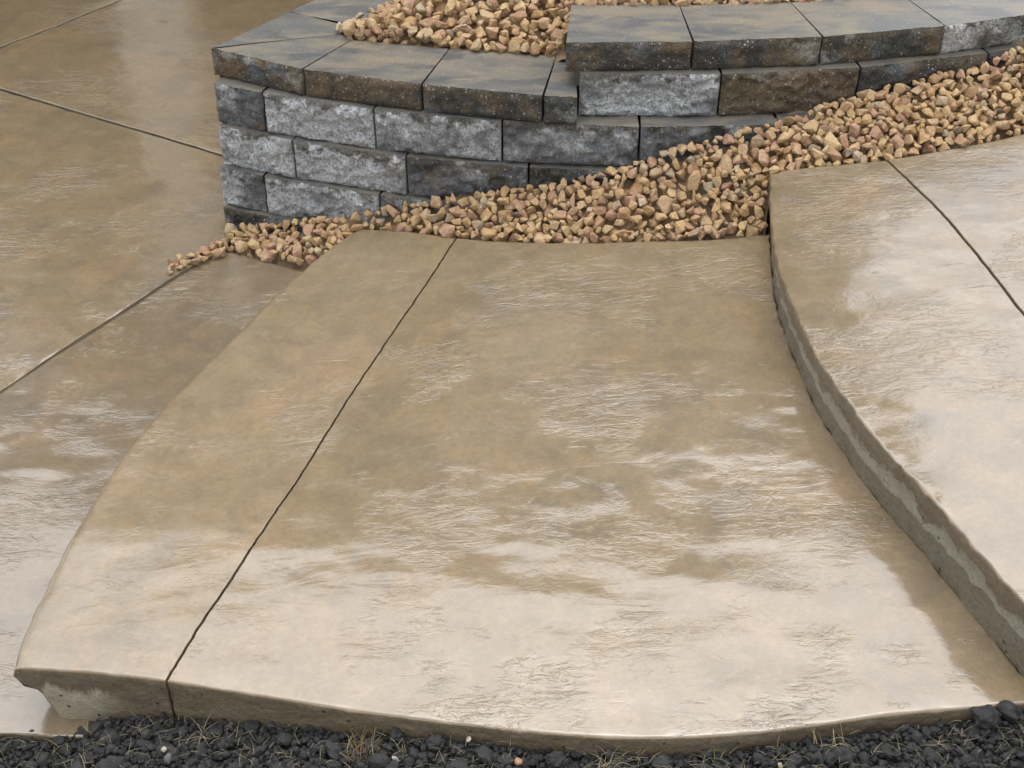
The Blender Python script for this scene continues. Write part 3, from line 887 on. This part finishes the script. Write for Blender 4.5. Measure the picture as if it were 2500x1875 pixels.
pebble(-.792, 1.976, .015, (.13, .125, .115), 'rounded grey stone half sunk in the soil below the saw cut', 7)
pebble(.014, 1.888, .0105, (.42, .25, .14), 'smooth orange-tan pebble at the soil edge of the picture', 8)
pebble(-.202, 1.982, .0085, (.30, .20, .13), 'small round reddish pebble close against the concrete front edge', 9)
pebble(-.261, 1.911, .013, (.28, .28, .26), 'pale grey angular stone lying in the soil beside dead grass', 11, rock=True)
pebble(.581, 1.846, .011, (.50, .44, .30), 'cream wedge-shaped pebble in the soil right of the middle', 12, rock=True)
pebble(-.93, 2.02, .008, (.30, .29, .27), 'small light grey pebble near the left end of the front edge', 13)
pebble(.31, 1.80, .009, (.35, .27, .18), 'brownish pebble among crumbs of black soil', 17)

def big_clod(x, y, size, label, seed, lift=.0):
    bm = bmesh.new(); bmesh.ops.create_icosphere(bm, subdivisions=4, radius=1.0)
    for v in bm.verts:
        c_ = v.co.normalized()
        d = 1 + .34 * fbm(c_.x * 1.5 + seed, c_.y * 1.5, c_.z * 1.5, 3) + .07 * fbm(c_.x * 7 + seed, c_.y * 7, c_.z * 7, 3)
        v.co = Vector((c_.x, c_.y * .85, c_.z * .72)) * d * size
    me = bpy.data.meshes.new('soil_clod'); bm.to_mesh(me); bm.free()
    me.materials.append(M_CLOD); me.polygons.foreach_set('use_smooth', [True] * len(me.polygons))
    o = link('soil_clod', me)
    o.location = (x, y, soil_z(x, y) + size * .45 + lift)
    tag(o, label, 'clod', 'large clods of black soil')
big_clod(1.040, 1.935, .030, 'largest black soil clod, leaning on the concrete edge at the right', 3.0, .012)
big_clod(.096, 1.890, .022, 'dark soil clod touching the middle of the concrete front edge', 8.0, .006)
big_clod(-.172, 1.945, .021, 'dark soil clod just left of the chalk-white pebble', 12.0, .004)
big_clod(.33, 1.872, .022, 'flat-topped soil clod near the lowest point of the front edge', 16.0)
big_clod(-.93, 1.96, .030, 'broad soil clod lying below the broken left corner', 21.0, -.004)
big_clod(.72, 1.862, .024, 'long low soil clod right of the green grass tuft', 27.0)

# dry grass
def blade_material(name, a, b):
    k = N(name); p = k.pos()
    return k.done(k.mix(k.noise(p, 25, 3), a, b), .6)
M_STRAW = blade_material('dry_straw', (.44, .38, .22), (.26, .21, .11))
M_ROOT = blade_material('brown_roots', (.12, .065, .03), (.26, .17, .075))
M_GREEN = blade_material('wilted_green_grass', (.14, .17, .06), (.34, .32, .14))
def blade(verts, faces, p, dirv, length, width, arch, r_, seg=6):
    side = Vector((-dirv.y, dirv.x, 0)).normalized()
    up = Vector((0, 0, 1))
    b0 = len(verts); sway = r_.uniform(-.35, .35)
    for i in range(seg + 1):
        t = i / seg
        c_ = p + dirv * (length * t) + up * (arch * math.sin(math.pi * min(1, t * .95))) + side * (sway * length * t * t)
        w = width * (1 - .75 * t) * .5
        verts.append(tuple(c_ - side * w)); verts.append(tuple(c_ + side * w)); verts.append(tuple(c_ + up * w * .9))
    for i in range(seg):
        q = b0 + i * 3
        for u_, v_ in ((0, 2), (2, 1), (1, 0)):
            faces.append((q + u_, q + v_, q + 3 + v_, q + 3 + u_))
def tuft(x, y, n, ln, mat, label, seed, arch=.5):
    r_ = random.Random(seed); vs_, fs_ = [], []
    z = soil_z(x, y) + .006
    for _ in range(n):
        a_ = r_.uniform(0, 2 * math.pi)
        d = Vector((math.cos(a_), math.sin(a_), r_.uniform(.0, .5)))
        L_ = ln * r_.uniform(.4, 1.0)
        blade(vs_, fs_, Vector((x + r_.gauss(0, .020), y + r_.gauss(0, .011), z)), d, L_, r_.uniform(.0011, .0022), L_ * arch * r_.uniform(.1, .6), r_)
    o = link('grass_tuft', mesh_from('grass_tuft', vs_, fs_, [mat]))
    tag(o, label, 'dry grass', 'dead grass tufts in the soil')
tuft(-.345, 1.945, 46, .055, M_ROOT, 'matted brown root tuft in the soil left of the white pebble', 1)
tuft(.215, 1.875, 34, .048, M_STRAW, 'pale straw-coloured tuft beneath the lowest stretch of the front edge', 2)
tuft(.70, 1.895, 14, .060, M_STRAW, 'thin bleached grass blades standing against the concrete edge', 3, .9)
tuft(.44, 1.872, 8, .050, M_GREEN, 'small wilted green grass sprout in the black soil', 4)
tuft(-.99, 1.99, 12, .050, M_STRAW, 'sparse straw tuft below the left corner of the step', 5)
tuft(-.72, 2.035, 9, .060, M_STRAW, 'bent straw stalks curling close below the saw cut', 6, .3)
r_ = random.Random(5); vs_, fs_ = [], []
for _ in range(520):
    x = r_.uniform(-1.25, 1.25); ye = np.interp(x, soil_line[:, 0], soil_line[:, 1])
    y = ye - abs(r_.gauss(0, .10)) - .01
    a_ = r_.uniform(0, 2 * math.pi)
    L_ = r_.uniform(.010, .050)
    d = Vector((math.cos(a_), math.sin(a_) * .9, r_.uniform(-.1, .35)))
    blade(vs_, fs_, Vector((x, y, soil_z(x, y) + r_.uniform(.008, .020))), d, L_, r_.uniform(.0007, .0015), L_ * r_.uniform(-.02, .25), r_, 4)
straw = link('straw_litter', mesh_from('straw_litter', vs_, fs_, [M_STRAW]))
tag(straw, kind='stuff')

# ------------------------------------------------------------------ the house whose dark wall shows in the wet concrete
M_SIDE = plain('brown_siding', (.060, .047, .034), .8, var=.15)
M_ROOF = plain('roof_shingles', (.06, .055, .05), .9, var=.3)
M_WHITE = plain('white_trim', (.72, .71, .68), .5)
M_GLASS = plain('dark_glass', (.02, .022, .025), .08)
def box(name, x0, x1, y0, y1, z0, z1, mat, parent):
    v = [(x, y, z) for z in (z0, z1) for x, y in ((x0, y0), (x1, y0), (x1, y1), (x0, y1))]
    f = [(0, 3, 2, 1), (4, 5, 6, 7), (0, 1, 5, 4), (1, 2, 6, 5), (2, 3, 7, 6), (3, 0, 4, 7)]
    return link(name, mesh_from(name, v, f, [mat], smooth=False), parent)
HX0, HX1, HY = -6.4, 2.15, 8.5
def eave(x): return 6.3 - .37 * max(0, 1.2 - x) - .37 * max(0, x - 1.2)
house = empty('house', (-2, HY, 0), 'brown-sided gabled house beyond the patio with a white porch post', 'house')
pts = [(HX0, -.3), (HX1, -.3), (HX1, eave(HX1)), (1.2, eave(1.2)), (HX0, eave(HX0))]
v = [(x, y, z) for y in (HY, HY + 9) for x, z in pts]
f = [(0, 1, 2, 3, 4), (9, 8, 7, 6, 5)] + [(i, i + 5, (i + 1) % 5 + 5, (i + 1) % 5) for i in range(5)]
link('wall', mesh_from('wall', v, f, [M_SIDE], smooth=False), house)
for xa, xb in ((HX0 - .35, 1.2), (1.2, HX1 + .30)):
    v = [(x, y, eave(x) + dz) for dz in (.004, .16) for x, y in ((xa, HY - .4), (xb, HY - .4), (xb, HY + 9.3), (xa, HY + 9.3))]
    f = [(0, 3, 2, 1), (4, 5, 6, 7), (0, 1, 5, 4), (1, 2, 6, 5), (2, 3, 7, 6), (3, 0, 4, 7)]
    link('roof', mesh_from('roof', v, f, [M_ROOF], smooth=False), house)
box('porch_post', -2.42, -1.98, HY - .50, HY - .07, 0.004, 3.1, M_WHITE, house)
for wx, wz in ((-4.6, .9), (-4.2, 3.0), (-.6, 3.2), (.6, .9)):
    fr_ = box('window', wx - .6, wx + .6, HY - .05, HY - .002, wz, wz + 1.3, M_WHITE, house)
    p_ = box('pane', wx - .52, wx + .52, HY - .06, HY - .052, wz + .08, wz + 1.22, M_GLASS, None)
    p_.parent = fr_; p_.matrix_parent_inverse = Matrix.Translation(-Vector(house.location))
